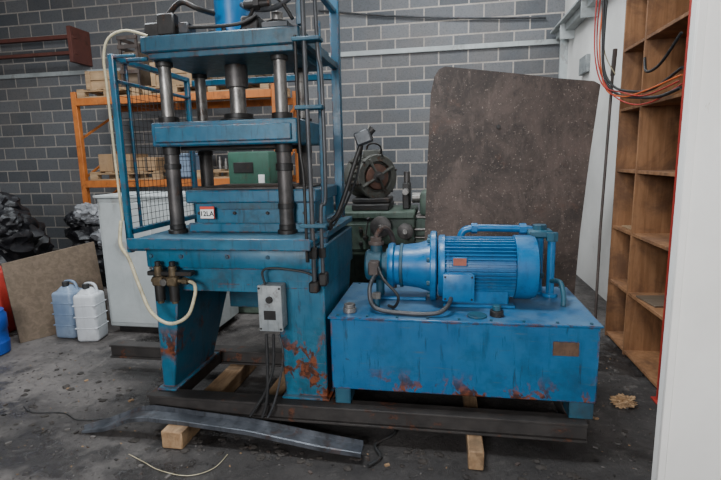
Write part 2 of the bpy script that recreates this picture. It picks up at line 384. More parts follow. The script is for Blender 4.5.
b.box(.0,.155,2.53,2.62,.745,.885,BLUEM,.008,seg=2); b.box(-.006,.161,2.518,2.533,.74,.89,BLUEM,.006,seg=2)
for x in (.008,.147):
    for z in (.755,.876): b.hexn((x,2.516,z),'y',.006,.008,DARK)
b.box(.05,.12,2.575,2.582,.925,.965,PLATER,.001)
b.box(.045,.125,2.58,2.60,.92,.97,BLUEM,.002)
b.done()
b=B('pump',hp)
b.lathe([(.06,0),(.195,0),(.2,.006),(.2,.03),(.19,.036),(.13,.04)],(-.075,ax,az),(1,0,0),BLUEM,40)
for k in range(8):
    a=math.pi/8+k*math.pi/4; b.hexn((-.083,ax+.17*math.cos(a),az+.17*math.sin(a)),'x',.013,.02,BLUED)
b.lathe([(.07,0),(.125,0),(.13,.01),(.13,.03),(.115,.04),(.13,.17),(.15,.235),(.15,.245)],(-.315,ax,az),(1,0,0),BLUEM,36)
b.lathe([(.118,0),(.128,.004),(.128,.018),(.118,.022)],(-.25,ax,az),(1,0,0),BLUED,36)
b.lathe([(.05,0),(.08,.0),(.09,.01),(.09,.09),(.075,.1),(.075,.12),(.1,.122),(.1,.14)],(-.45,ax,az),(1,0,0),BLUED,24)
b.box(-.44,-.35,ax-.075,ax+.075,az-.055,az+.055,BLUED,.01)
b.box(-.42,-.36,2.60,2.70,az-.035,az+.045,RUST,.008)
b.cyl((-.39,ax,az+.05),(-.39,ax,az+.12),.035,BLUED); b.cyl((-.39,ax,az+.12),(-.39,ax,az+.14),.045,RUST)
b.hexn((-.39,ax,az+.15),'z',.035,.03,RUST)
b.cyl((-.37,ax,.69),(-.37,ax,az-.06),.025,BLUED)
b.cyl((-.37,ax,.69),(-.37,ax,.70),.05,BLUED)
b.box(-.36,-.1,ax-.05,ax+.05,.69,.71,BLUEM,.004)
b.done()
b=B('pipes_and_hoses',hp)
b.tube([(-.39,ax,1.04),(-.385,ax+.01,1.07),(-.35,ax+.06,1.10),(-.31,2.92,1.0),(-.31,2.97,.69)],.016,RUST)
b.tube([(-.38,2.62,.86),(-.40,2.52,.80),(-.36,2.44,.72),(-.2,2.41,.705),(-.04,2.40,.712),(.02,2.44,.74),(.04,2.53,.76)],.012,PIPE)
b.tube([(-.36,2.6,.9),(-.32,2.5,.86),(-.24,2.47,.78),(-.26,2.5,.71),(-.3,2.55,.70)],.008,HOSE)
b.tube([(.12,2.93,.69),(.10,2.95,.95),(.11,2.95,1.05),(.18,2.95,1.075),(.35,2.95,1.075),(.50,2.95,1.07),(.56,2.93,1.06)],.022,BLUEM)
b.cyl((.55,2.92,.69),(.55,2.92,1.1),.028,BLUEM); b.cyl((.61,2.86,.69),(.61,2.86,1.05),.022,BLUEM)
b.hexn((.55,2.92,1.08),'z',.042,.045,BLUED); b.hexn((.61,2.86,1.04),'z',.034,.05,BLUED); b.box(.48,.62,2.86,2.97,1.03,1.075,BLUED,.01)
b.hexn((.18,2.95,1.075),'x',.032,.035,BLUEM); b.hexn((.46,2.95,1.072),'x',.034,.04,BLUEM)
for x,y in ((.55,2.92),(.61,2.86)): b.cyl((x,y,.69),(x,y,.71),.045,BLUEM)
b.hexn((.55,2.92,.8),'z',.038,.03,BLUED)
b.tube([(.61,2.86,.78),(.64,2.75,.8),(.645,2.68,.74),(.64,2.66,.69)],.014,BLUED)
b.cyl((-.36,2.50,.69),(-.36,2.50,.78),.018,BLUED); b.hexn((-.36,2.50,.77),'z',.026,.03,STEEL)
b.done()

# ---------------------------------------------------------------- hydraulic press
pr=empty('hydraulic_press',(-1.15,2.8,.2))
b=B('base_frame',pr)
def leg(xo,xit,xib,y0,yb0,yb1):
    b.hexa([(xo,y0,.2),(xib,y0,.2),(xib,yb0,.2),(xo,yb0,.2),(xo,y0,.83),(xit,y0,.83),(xit,yb1,.83),(xo,yb1,.83)],BLUE,.006)
leg(-1.62,-1.47,-1.545,2.40,2.88,3.15); leg(-.625,-.90,-.865,2.40,2.88,3.15)
b.box(-1.64,-1.52,2.37,2.92,.2,.215,BLUE,.004); b.box(-.88,-.61,2.37,2.92,.2,.215,BLUE,.004)
b.box(-1.48,-.9,3.05,3.12,.5,.83,BLUEG,.004)
b.box(-1.622,-.622,2.40,3.2,.82,1.055,BLUE,.008)
b.box(-1.635,-.655,2.375,2.41,.93,1.045,BLUE,.014,seg=2)
b.prism([(-1.48,.84),(-.9,.84),(-.93,.80),(-1.45,.80)],'y',2.40,2.43,BLUE)
for x in (-1.60,-1.42,-1.15,-.92,-.70): b.hexn((x,2.372,1.0),'y',.011,.012,BLUED)
b.done()
b=B('table_and_bolster',pr)
b.box(-1.68,-.66,2.29,3.36,1.06,1.10,BLUE,.008)
b.box(-1.68,-.66,2.285,2.30,1.052,1.112,BLUE,.004)
b.box(-1.45,-.72,2.62,3.1,1.10,1.30,BLUE,.008); b.box(-1.49,-.70,2.59,3.12,1.27,1.345,BLUE,.008)
b.box(-1.48,-.72,2.585,2.61,1.10,1.155,BLUE,.006)
b.prism([(-1.35,1.27),(-1.28,1.235),(-.9,1.235),(-.83,1.27)],'y',2.60,2.62,BLUED)
for x in (-1.42,-1.2,-1.0,-.78): b.hexn((x,2.612,1.21),'y',.010,.012,DARK)
b.box(-1.46,-.76,2.62,3.08,1.345,1.358,COLM,.003)
b.box(-1.397,-1.310,2.577,2.586,1.182,1.252,LABELR,.001); b.box(-1.395,-1.312,2.574,2.58,1.184,1.236,LABELW,.001)
b.text('12LA',(-1.3535,2.573,1.210),.040,BLACKINK,RX90)
b.done()
b=B('guide_columns',pr)
for x in (-1.54,-.87):
    for y in (2.57,2.97):
        b.cyl((x,y,1.1),(x,y,2.12),.034,STEEL,28)
        b.lathe([(.055,0),(.055,.02),(.045,.025),(.045,.05),(.038,.055)],(x,y,1.1),(0,0,1),DARK,24)
        b.cyl((x,y,1.55),(x,y,1.6),.048,DARK); b.hexn((x,y,2.2),'z',.062,.05,DARK); b.cyl((x,y,2.2),(x,y,2.27),.03,STEEL)
        b.cyl((x,y,2.03),(x,y,2.07),.046,DARK)
        b.cyl((x,y,1.15),(x,y,1.56),.041,COLM,28)
b.cyl((-.87,2.57,1.45),(-.87,2.57,1.49),.048,DARK); b.cyl((-.87,2.57,1.24),(-.87,2.57,1.27),.047,DARK)
b.cyl((-1.54,2.57,1.47),(-1.54,2.57,1.50),.047,DARK)
b.done()
b=B('moving_crosshead',pr)
b.box(-1.60,-.76,2.48,3.06,1.595,1.725,BLUE,.008); b.box(-1.57,-.79,2.462,2.485,1.615,1.70,BLUE,.005)
for x in (-1.54,-.87):
    for y in (2.57,2.97): b.cyl((x,y,1.72),(x,y,1.76),.055,DARK)
b.lathe([(.11,0),(.11,.03),(.085,.035),(.085,.06),(.05,.065)],(-1.2,2.76,1.72),(0,0,1),DARK,28)
b.cyl((-1.2,2.76,1.76),(-1.2,2.76,2.1),.047,STEEL,28); b.cyl((-1.2,2.76,1.93),(-1.2,2.76,2.07),.065,COLM,28)
b.box(-1.5,-.9,2.6,2.95,1.575,1.602,DARK,.003)
b.done()
b=B('crown_and_cylinder',pr)
b.box(-1.60,-.72,2.45,3.10,2.085,2.17,BLUEG,.008); b.box(-1.57,-.76,2.47,3.08,2.055,2.09,BLUEG,.004)
b.lathe([(.15,0),(.15,.04),(.1,.045),(.1,.42),(.12,.425),(.12,.5)],(-1.2,2.76,2.17),(0,0,1),BLUEM,32)
for k in range(8): 
    a=k*math.pi/4; b.hexn((-1.2+.13*math.cos(a),2.76+.13*math.sin(a),2.22),'z',.014,.025,DARK)
b.box(-1.58,-1.42,2.465,2.62,2.12,2.24,DARK,.01); b.box(-1.50,-1.40,2.46,2.52,2.17,2.28,DARK,.008); b.box(-1.38,-1.32,2.46,2.55,2.17,2.23,PIPE,.008)
b.box(-1.05,-.95,2.5,2.62,2.17,2.25,DARK,.01); b.box(-.92,-.78,2.46,2.56,2.17,2.20,PIPE,.004)
b.tube([(-1.45,2.5,2.28),(-1.36,2.48,2.33),(-1.28,2.5,2.3),(-1.24,2.6,2.3)],.014,DARK)
b.tube([(-1.1,2.66,2.35),(-1.02,2.56,2.3),(-.9,2.5,2.27),(-.8,2.46,2.28),(-.70,2.42,2.35),(-.68,2.42,2.5)],.014,PIPE)
b.tube([(-1.0,2.52,2.25),(-.92,2.48,2.33),(-.82,2.46,2.30),(-.75,2.45,2.2)],.01,DARK)
b.tube([(-1.4,2.50,2.22),(-1.3,2.47,2.2),(-1.05,2.47,2.2),(-.95,2.48,2.24)],.009,DARK)
b.cyl((-1.02,2.5,2.3),(-.88,2.5,2.3),.02,DARK); b.hexn((-.95,2.5,2.3),'x',.03,.03,DARK)
b.done()
b=B('guard_frame',pr)
t_=.016
def post(x,y,z0,z1,m=BLUE,w=t_): b.box(x-w,x+w,y-w,y+w,z0,z1,m,.004)
post(-1.715,2.37,1.02,2.07); post(-1.715,3.12,1.02,2.07)
b.box(-1.731,-1.699,2.37,3.12,2.04,2.07,BLUE,.003); b.box(-1.731,-1.699,2.37,3.12,1.12,1.15,BLUE,.003)
b.box(-1.731,-1.699,2.37,3.12,1.93,1.945,BLUE,.003); post(-1.715,2.48,1.12,2.05,BLUE,.008)
b.box(-1.73,-1.62,2.352,2.385,1.03,1.06,BLUE,.003)
b.box(-1.73,-1.58,2.47,2.49,2.05,2.07,BLUE,.003); b.box(-1.73,-1.58,2.36,2.38,2.05,2.065,BLUE,.003)
for i in range(15): b.cyl((-1.715,2.51+i*.04,1.15),(-1.715,2.51+i*.04,1.93),.0015,DARK,6,bev=0)
for i in range(20): b.cyl((-1.715,2.39,1.18+i*.038),(-1.715,3.1,1.18+i*.038),.0015,DARK,6,bev=0)
post(-.70,3.2,1.1,2.55,BLUE,.028); post(-.64,2.52,1.02,2.2,BLUE,.012)
b.box(-.72,-.685,2.45,3.2,2.08,2.12,BLUEG,.003); b.box(-.722,-.682,2.45,3.2,1.12,1.16,BLUE,.003)
b.box(-1.715,-.70,3.18,3.21,2.02,2.06,BLUE,.003)
b.box(-.73,-.69,2.44,2.48,2.17,2.55,BLUE,.003); b.box(-.72,-.685,2.45,3.2,2.42,2.445,BLUE,.003)
b.box(-.70,-.62,2.5,3.22,1.085,1.12,BLUE,.004)
b.done()
b=B('side_pipework',pr)
b.tube([(-.665,2.36,.86),(-.665,2.36,1.3),(-.67,2.36,1.9),(-.675,2.37,2.6)],.012,PIPE,smooth=False)
b.tube([(-.625,2.39,.90),(-.625,2.39,1.25),(-.60,2.40,1.33),(-.60,2.40,1.9),(-.615,2.4,2.05),(-.625,2.4,2.6)],.010,PIPE)
b.tube([(-.70,2.36,.98),(-.70,2.36,1.4),(-.715,2.36,1.6),(-.715,2.36,2.1)],.008,DARK)
for z in (1.16,1.75,2.07): b.box(-.73,-.59,2.345,2.42,z,z+.02,BLUED,.004)
b.box(-.69,-.64,2.33,2.39,.82,.88,DARK,.008); b.box(-.645,-.60,2.36,2.42,.85,.92,DARK,.008)
b.cyl((-.665,2.36,1.0),(-.665,2.36,1.06),.022,DARK,6); b.cyl((-.625,2.39,1.0),(-.625,2.39,1.05),.02,DARK,6)
b.done()
b=B('control_lever',pr)
b.tube([(-.66,2.6,1.14),(-.60,2.64,1.19),(-.55,2.67,1.32),(-.50,2.68,1.47),(-.455,2.7,1.6)],.013,DARK)
b.box(-.49,-.40,2.66,2.74,1.585,1.66,PIPE,.008,rot=RY(-20)); b.cyl((-.42,2.7,1.64),(-.39,2.7,1.67),.02,DARK)
b.box(-.70,-.62,2.56,2.64,1.11,1.17,DARK,.008)
b.tube([(-.455,2.71,1.58),(-.50,2.75,1.40),(-.58,2.75,1.22),(-.64,2.72,1.12)],.006,HOSE)
b.done()
b=B('switch_box',pr)
b.box(-.955,-.835,2.315,2.40,.62,.860,GREYB,.008,seg=2); b.box(-.96,-.83,2.300,2.318,.615,.865,GREYB,.006,seg=2)
b.cyl((-.895,2.285,.79),(-.895,2.302,.79),.018,DARK); b.box(-.93,-.865,2.297,2.301,.68,.73,DARK,.001)
for x in (-.95,-.84):
    for z in (.63,.85): b.hexn((x,2.298,z),'y',.006,.006,DARK)
b.tube([(-.93,2.34,.86),(-.94,2.34,.93),(-.88,2.34,.95),(-.72,2.35,.93),(-.66,2.36,.9)],.006,HOSE)
b.done()
b=B('air_valves',pr)
b.box(-1.60,-1.34,2.32,2.37,.90,.925,DARK,.004)
for x,m in ((-1.535,BRASS),(-1.45,BRASS)):
    b.box(x-.03,x+.03,2.30,2.36,.845,.90,m,.008); b.cyl((x,2.33,.76),(x,2.33,.85),.027,DARK,20); b.cyl((x,2.33,.745),(x,2.33,.765),.018,m,12)
    b.cyl((x,2.33,.90),(x,2.33,.955),.022,m,12); b.cyl((x,2.33,.955),(x,2.33,.98),.016,DARK,12)
b.cyl((-1.58,2.33,.872),(-1.35,2.33,.872),.012,BRASS,12); b.hexn((-1.495,2.33,.872),'x',.02,.03,BRASS)
b.hexn((-1.38,2.33,.872),'x',.02,.03,BRASS)
b.cyl((-1.49,2.29,.87),(-1.49,2.31,.87),.02,STEEL,16)
b.done()
b=B('cream_air_hose',pr)
b.tube([(-1.36,2.33,.872),(-1.31,2.30,.86),(-1.30,2.27,.80),(-1.34,2.25,.70),(-1.44,2.24,.66),(-1.54,2.24,.72),(-1.61,2.26,.86),(-1.66,2.27,1.0),(-1.71,2.28,1.08),(-1.73,2.33,1.2)],.0095,CREAM)
b.tube([(-1.73,2.345,1.2),(-1.737,2.345,1.5),(-1.74,2.345,1.9),(-1.745,2.35,2.05),(-1.72,2.37,2.15),(-1.64,2.40,2.19),(-1.55,2.45,2.17)],.007,CREAM)
b.done()
b=B('trailing_power_cable')
b.tube([(-.92,2.29,.605),(-.92,2.285,.45),(-.925,2.28,.3),(-.94,2.275,.2),(-.96,2.27,.14)],.009,HOSE)
b.tube([(-.88,2.29,.605),(-.89,2.285,.42),(-.94,2.28,.28),(-.99,2.275,.2),(-1.03,2.27,.14)],.008,HOSE)
b.tube([(-.85,2.29,.605),(-.83,2.285,.5),(-.86,2.28,.33),(-.9,2.275,.2),(-.93,2.27,.14)],.006,PIPE)
b.done()

# ---------------------------------------------------------------- bent steel cover on the floor
b=B('bent_steel_channel')
path=[(-2.02,2.21,.012),(-1.87,2.23,.05),(-1.72,2.25,.105),(-1.62,2.25,.125),(-1.4,2.24,.119),(-1.0,2.22,.105),(-.6,2.19,.07),(-.40,2.18,.055)]
t=bmesh.new(); prev=None
W=[.015,.04,.048,.048,.045,.045,.045,.04]
for (x,y,z),w in zip(path,W):
    jz=R.uniform(-.004,.004)
    cs=[(y-w*1.0,z-.018+jz),(y-w,z+.004+jz),(y-w+.006,z+.006),(y-w+.008,z-.002),(y+w-.008,z+.004+jz),(y+w-.006,z+.026),(y+w,z+.026),(y+w,z-.012)]
    ring=[t.verts.new((x,c[0],max(c[1],.003))) for c in cs]
    if prev:
        n=len(ring)
        for k in range(n): t.faces.new((prev[k],prev[(k+1)%n],ring[(k+1)%n],ring[k]))
    else: t.faces.new(ring[::-1])
    prev=ring
t.faces.new(prev); bmesh.ops.recalc_face_normals(t,faces=t.faces); b.add(t,SHEET); b.done(25)
b=B('loose_floor_cable')
b.tube([(-.36,2.12,.012),(-.31,2.2,.012),(-.35,2.3,.012),(-.26,2.42,.015),(-.30,2.55,.012),(-.43,2.7,.012)],.009,HOSE)
b.done()
b=B('loose_wire')
b.tube([(-1.1,2.12,.006),(-1.12,2.0,.006),(-1.22,1.93,.006),(-1.38,1.95,.006),(-1.5,2.0,.006),(-1.62,2.05,.006)],.0018,CREAM)
b.tube([(-2.0,2.35,.005),(-2.15,2.32,.005),(-2.3,2.38,.005),(-2.5,2.36,.005),(-2.62,2.42,.005)],.003,HOSE)
b.done()

# ---------------------------------------------------------------- big leaning sheet
b=B('leaning_brown_sheet')
pts=[(-.20,.0),(1.09,.0),(1.135,.85),(1.19,1.5),(1.25,2.06),(1.2,2.09),(.9,2.13),(.6,2.18),(.2,2.24),(.0,2.27),(-.05,2.25),(-.09,2.19),(-.12,2.05),(-.15,1.4),(-.17,.8)]
t=bmesh.new()
def lean(z): return 4.22+z*.06
A=[t.verts.new((x,lean(z),z)) for x,z in pts]; Bv=[t.verts.new((x,lean(z)+.02,z)) for x,z in pts]
t.faces.new(A); t.faces.new(Bv[::-1])
for i in range(len(pts)): t.faces.new((A[i],A[(i+1)%len(pts)],Bv[(i+1)%len(pts)],Bv[i]))
bmesh.ops.recalc_face_normals(t,faces=t.faces); b.add(t,BIGB)
b.hexn((.45,lean(1.75)-.004,1.75),'y',.02,.012,DARK)
b.done()

# ---------------------------------------------------------------- pigeonhole bookcase
b=B('plywood_pigeonhole_shelving')
X0,X1=1.34,1.655; zs=[.03,.48,.92,1.37,1.83,2.27,2.72,3.15]
ys=[3.07,3.73,4.14]
b.box(X1-.012,X1,ys[0],ys[-1],.0,3.2,PLYB,.001)
for y in ys: b.box(X0,X1-.012,y-.011,y+.011,0,3.2,PLY,.0015)
for z in zs:
    b.box(X0+.003,X1-.012,ys[0]+.011,ys[1]-.011,z-.011,z+.011,PLY,.0015); b.box(X0+.003,X1-.012,ys[1]+.011,ys[2]-.011,z-.011,z+.011,PLY,.0015)
b.box(X0+.02,X1-.02,3.35,3.6,.492,.505,BOARD,.002,rot=RZ(6)); b.box(X0+.04,X1-.03,3.85,4.05,.932,.944,CARD,.002)
b.done()
b=B('red_steel_post'); b.box(1.287,1.318,2.98,3.01,.0,3.3,REDP,.004); b.box(1.27,1.335,2.95,3.04,0,.012,REDP,.002); b.done()
b=B('rusty_steel_rod'); b.tube([(1.22,4.02,.0),(1.235,4.08,.9),(1.28,4.16,2.1)],.011,RUST,smooth=False); b.tube([(1.28,4.16,2.1),(1.3,4.2,2.3)],.017,RUST,smooth=False); b.done()
b=B('door_1')
b.box(.875,1.62,1.98,2.03,.0,3.3,DOORW,.006); b.box(.875,.905,1.972,1.982,.0,3.3,DOORW,.003)
b.box(.93,1.60,1.972,1.98,.03,.06,DOORW,.002)
b.done()
b=B('hanging_cables')
b.tube([(1.18,4.1,3.3),(1.165,4.1,2.9),(1.17,4.08,2.4),(1.19,4.05,2.08),(1.24,3.9,1.93),(1.28,3.6,1.87),(1.29,3.3,1.84),(1.31,3.08,1.86)],.010,HOSE)
b.tube([(1.21,4.1,3.3),(1.20,4.1,2.9),(1.18,4.08,2.5),(1.18,4.05,2.15),(1.23,3.95,1.99),(1.28,3.7,1.92),(1.29,3.4,1.90),(1.31,3.08,1.97)],.009,HOSE)
b.tube([(1.20,4.08,3.3),(1.18,4.1,2.8),(1.15,4.08,2.35),(1.18,4.0,2.0),(1.25,3.8,1.9),(1.28,3.5,1.90),(1.29,3.3,1.91),(1.31,3.08,1.93)],.006,ORCAB)
b.tube([(1.22,4.1,3.3),(1.14,4.1,2.6),(1.14,4.06,2.2),(1.2,3.95,1.96),(1.26,3.7,1.84),(1.29,3.4,1.82),(1.31,3.06,1.88)],.005,REDP)
b.tube([(1.17,4.1,3.3),(1.12,4.08,2.8),(1.11,4.06,2.3),(1.16,4.0,2.02),(1.24,3.8,1.93),(1.28,3.5,1.87),(1.31,3.1,1.90)],.005,REDP)
b.tube([(1.3,3.6,2.12),(1.28,3.5,2.02),(1.28,3.3,2.03),(1.30,3.1,2.16)],.009,HOSE)
b.tube([(1.25,4.1,3.3),(1.21,4.12,2.9),(1.17,4.12,2.5),(1.2,4.1,2.25),(1.28,4.1,2.1)],.004,CREAM)
b.done()

# ---------------------------------------------------------------- metal lathe
b=B('metal_lathe')
b.box(-2.15,-1.62,4.35,4.95,0,.78,GREEN,.02); b.box(-.35,.15,4.4,4.95,0,.78,GREEN,.02)
b.box(-1.62,-.35,4.5,4.9,.1,.16,DARK,.01); b.box(-1.62,-.35,4.86,4.9,.16,.78,GREEN,.006)
b.box(-1.66,.2,4.42,4.88,.78,.95,GREEN,.015)
for y in (4.46,4.56,4.72,4.82): b.box(-1.6,.2,y-.02,y+.02,.95,.98,STEEL,.006)
b.box(-2.18,-1.6,4.33,4.97,.78,1.25,GREEN,.03,seg=2); b.box(-2.06,-1.64,4.4,4.9,1.25,1.60,GREEN2,.02,seg=2)
b.box(-1.75,-1.69,4.385,4.4,1.3,1.38,LABELW,.002); b.box(-2.0,-1.8,4.39,4.402,1.4,1.5,DARK,.004)
b.cyl((-1.6,4.65,1.15),(-1.5,4.65,1.15),.15,STEEL,32); b.cyl((-1.5,4.65,1.15),(-1.42,4.65,1.15),.12,DARK,32)
for k in range(3):
    a=k*2.09; b.box(-1.43,-1.38,4.65+.06*math.cos(a)-.02,4.65+.06*math.cos(a)+.02,1.15+.06*math.sin(a)-.02,1.15+.06*math.sin(a)+.02,STEEL,.004)
b.box(-1.02,-.62,4.30,4.42,.62,.98,GREEN,.03,seg=2); b.box(-.64,-.26,4.34,4.44,.72,.98,GREEN,.02,seg=2); b.box(-1.04,-.26,4.28,4.95,.965,1.03,GREEN,.012)
b.box(-1.0,-.66,4.285,4.30,.68,.92,GREEN,.006)
for x in (-.95,-.85,-.75): 
    for z in (.74,.86): b.cyl((x,4.26,z),(x,4.29,z),.018,DARK,12)
b.box(-.85,-.5,4.38,4.85,1.03,1.09,DARK,.01)
for x,z,r in ((-.56,.90,.085),(-.34,.86,.06)):
    b.lathe([(r,0),(r+.012,.006),(r+.012,.018),(r,.024),(r-.012,.018),(r-.012,.006)],(x,4.22,z),(0,1,0),COLM,32)
    for k in range(3):
        a=k*2.09+.5; b.cyl((x,4.23,z),(x+r*math.cos(a),4.23,z+r*math.sin(a)),.008,STEEL,8)
    b.cyl((x,4.20,z),(x,4.36,z),.022,STEEL,16)
b.cyl((-.70,4.20,.8),(-.70,4.31,.8),.02,DARK,12); b.cyl((-.70,4.21,.8),(-.66,4.16,.97),.008,STEEL,8); b.blob((-.66,4.155,.98),(.02,.02,.02),DARK,0,1,2)
for y in (4.36,4.40): b.cyl((-1.6,y,.86-(y-4.36)*2),(.15,y,.86-(y-4.36)*2),.012,STEEL,12)
b.box(-.22,.1,4.4,4.8,.98,1.20,GREEN,.03,seg=2); b.cyl((-.30,4.62,1.13),(.16,4.62,1.13),.05,STEEL,20); b.cyl((-.12,4.55,1.2),(-.12,4.55,1.3),.02,STEEL,12)
b.box(-.385,-.32,4.5,4.75,1.03,1.28,DARK,.01); b.cyl((-.35,4.40,1.2),(-.35,4.85,1.2),.03,STEEL,12); b.cyl((-.35,4.6,1.28),(-.35,4.6,1.38),.03,COLM,12)
b.box(-1.35,-1.1,4.45,4.85,.98,1.06,DARK,.01); b.box(-1.3,-1.15,4.5,4.7,1.06,1.16,COLM,.01); b.box(-1.3,-.9,4.31,4.33,.70,.74,DARK,.003)
b.done()
b=B('rusty_motor_casting')
c=Vector((-.68,4.62,1.335)); d=Vector((.62,-.78,0)).normalized(); q=d.to_track_quat('Z','Y')
b.lathe([(.10,0),(.205,0),(.215,.01),(.215,.04),(.19,.05),(.18,.06),(.18,.24),(.19,.25),(.215,.26),(.215,.29),(.205,.30),(.15,.302),(.145,.27),(.05,.26)],c-d*.2,d,GMET,40)
b.lathe([(.08,0),(.115,.004),(.125,.02),(.115,.04),(.08,.045)],c+d*.06,d,COPPER,40)
b.lathe([(.03,0),(.055,.0),(.055,.06),(.03,.065),(.03,.12),(.015,.12)],c+d*.05,d,COLM,24)
for k in range(4):
    a=k*math.pi/2+.5; p=c+d*.095; p2=p+q@Vector((.19*math.cos(a),.19*math.sin(a),0)); b.cyl(p,p2,.018,GMET,8)
for k in range(24):
    a=k*math.pi/12; p=c-d*.14+q@Vector((.185*math.cos(a),.185*math.sin(a),0)); b.cyl(p,p+d*.18,.008,GMET,6)
for k in range(6):
    a=k*math.pi/3+.3; p=c-d*.2+q@Vector((.205*math.cos(a),.205*math.sin(a),0)); b.cyl(p,p+d*.31,.012,DARK,8)
b.box(-.86,-.50,4.46,4.78,1.092,1.14,DARK,.01)
b.box(-.76,-.60,4.56,4.72,1.51,1.59,GMET,.012)
b.tube([(-.74,4.62,1.55),(-.72,4.6,1.63),(-.66,4.58,1.65),(-.60,4.6,1.62),(-.59,4.62,1.54)],.009,DARK)
b.done()

# ---------------------------------------------------------------- grey cabinet
b=B('grey_steel_cabinet')
b.box(-2.98,-1.95,3.72,4.2,.06,1.22,GREYP,.01); b.box(-2.93,-2.0,3.77,4.2,0,.06,DARK,.004)
b.box(-3.0,-1.93,3.70,4.22,1.22,1.245,GREYP,.006)
b.box(-2.95,-2.48,3.708,3.722,.10,1.18,GREYP,.005); b.box(-2.46,-1.98,3.708,3.722,.10,1.18,GREYP,.005)
b.box(-2.52,-2.50,3.695,3.71,.6,.72,STEEL,.003)
b.done()

# ---------------------------------------------------------------- pallet racking + loads
b=B('pallet_racking')
def upright(x,y): 
    b.box(x-.04,x+.04,y-.035,y+.035,0,2.52,ORANGE,.004)
    b.box(x-.07,x+.07,y-.06,y+.06,0,.012,DARK,.002)
for x in (-5.12,-2.18):
    upright(x,6.2); upright(x,7.1)
    for i in range(4):
        z=.2+i*.55; b.hexa([(x-.012,6.2,z),(x+.012,6.2,z),(x+.012,6.2,z+.03),(x-.012,6.2,z+.03),(x-.012,7.1,z+.45),(x+.012,7.1,z+.45),(x+.012,7.1,z+.48),(x-.012,7.1,z+.48)],ORANGE,0)
for z in (1.19,2.33):
    for y in (6.15,7.1): b.box(-5.08,-2.22,y,y+.05,z,z+.10,ORANGE,.004)
b.done()
def pallet(x,y,z,w=1.1,d=.9,rot=0):
    b=B('wooden_pallet')
    for i in range(5): b.box(x+i*(w-.1)/4,x+i*(w-.1)/4+.1,y,y+d,z+.10,z+.12,PALLET,.002) 
    for j in range(3):
        yy=y+j*(d-.09)/2; b.box(x,x+w,yy,yy+.09,z+.08,z+.10,PALLET,.002); b.box(x,x+w,yy,yy+.09,z,z+.018,PALLET,.002)
        for i in range(3): xx=x+i*(w-.12)/2; b.box(xx,xx+.12,yy,yy+.09,z+.018,z+.08,PALLET,.002)
    b.done()
pallet(-5.06,6.17,2.43,.95); pallet(-4.05,6.17,2.43,.9); pallet(-3.1,6.17,2.43,.85)
pallet(-3.35,6.17,1.29,1.1); pallet(-5.0,6.17,1.29,1.1)
def crate(name,x0,x1,y0,y1,z0,z1,slat=.11,m=PALLET):
    b=B(name)
    b.box(x0+.02,x1-.02,y0+.02,y1-.02,z0,z1-.02,m,0)
    n=max(2,int((z1-z0)/slat))
    for i in range(n):
        z=z0+i*(z1-z0)/n; h=(z1-z0)/n-.012
        b.box(x0,x1,y0,y0+.02,z,z+h,m,.003); b.box(x0,x0+.02,y0,y1,z,z+h,m,.003); b.box(x1-.02,x1,y0,y1,z,z+h,m,.003)
    for x in (x0,x1-.07): b.box(x,x+.07,y0-.018,y0,z0,z1,m,.003)
    b.box(x0,x1,y0,y1,z1-.02,z1,m,.003)
    b.done()
crate('wooden_crate',-4.95,-4.50,6.25,6.95,2.552,2.80)
b=B('rusty_steel_stillage')
b.box(-4.46,-4.16,6.3,6.8,2.555,2.60,RUST,.004)
for x in (-4.45,-4.20):
    for y in (6.31,6.75): b.box(x,x+.035,y,y+.035,2.6,3.25,RUST,.003)
for z in (2.75,2.92,3.08,3.2): b.box(-4.46,-4.16,6.3,6.31,z,z+.05,RUST,.002); b.box(-4.46,-4.45,6.3,6.8,z,z+.05,RUST,.002)
b.box(-4.42,-4.21,6.35,6.74,2.6,3.05,BOARD,.01)
b.done()
crate('wooden_crate',-3.95,-3.35,6.25,6.9,2.552,2.86)
crate('wooden_crate',-3.05,-2.45,6.25,6.9,2.552,2.80,m=BOARD)
b=B('cardboard_box'); b.box(-4.9,-4.4,6.25,6.7,1.412,1.66,CARD,.006); b.box(-4.67,-4.63,6.244,6.25,1.412,1.66,BOARD,.001); b.done()
b=B('cardboard_box'); b.box(-4.3,-4.0,6.25,6.6,1.412,1.60,CARD,.006); b.box(-4.17,-4.13,6.244,6.25,1.412,1.60,BOARD,.001); b.done()
b=B('machined_metal_parts')
for i in range(9):
    x=-3.2+i*.1; r=R.uniform(.03,.045); h=R.uniform(.12,.25); y=6.3+R.uniform(0,.1)
    b.lathe([(r*1.2,0),(r*1.2,.03),(r,.035),(r,h*.7),(r*.6,h*.72),(r*.6,h)],(x,y,1.412),(0,0,1),STEEL,16)
b.done()
b=B('blue_storage_bin'); b.box(-3.85,-3.42,6.25,6.8,1.295,1.62,BLUEPL,.03); b.box(-3.86,-3.41,6.23,6.82,1.6,1.64,BLUEPL,.012); b.done()
b=B('timber_stack')
for i in range(4):
    for j in range(3): b.box(-4.95+R.uniform(-.03,.03),-4.0,6.3+i*.16,6.44+i*.16,j*.11,j*.11+.1,TIMBER,.004)
b.done()

b=B('rusty_wall_bracket')
b.box(-8.3,-5.85,7.2,7.28,3.52,3.58,REDRUST,.004); b.box(-8.3,-5.85,7.2,7.28,3.28,3.33,REDRUST,.004)
b.box(-5.93,-5.86,7.16,7.6,3.15,3.70,REDRUST,.006); b.box(-8.0,-7.9,7.2,7.6,3.28,3.58,REDRUST,.004)
b.done()

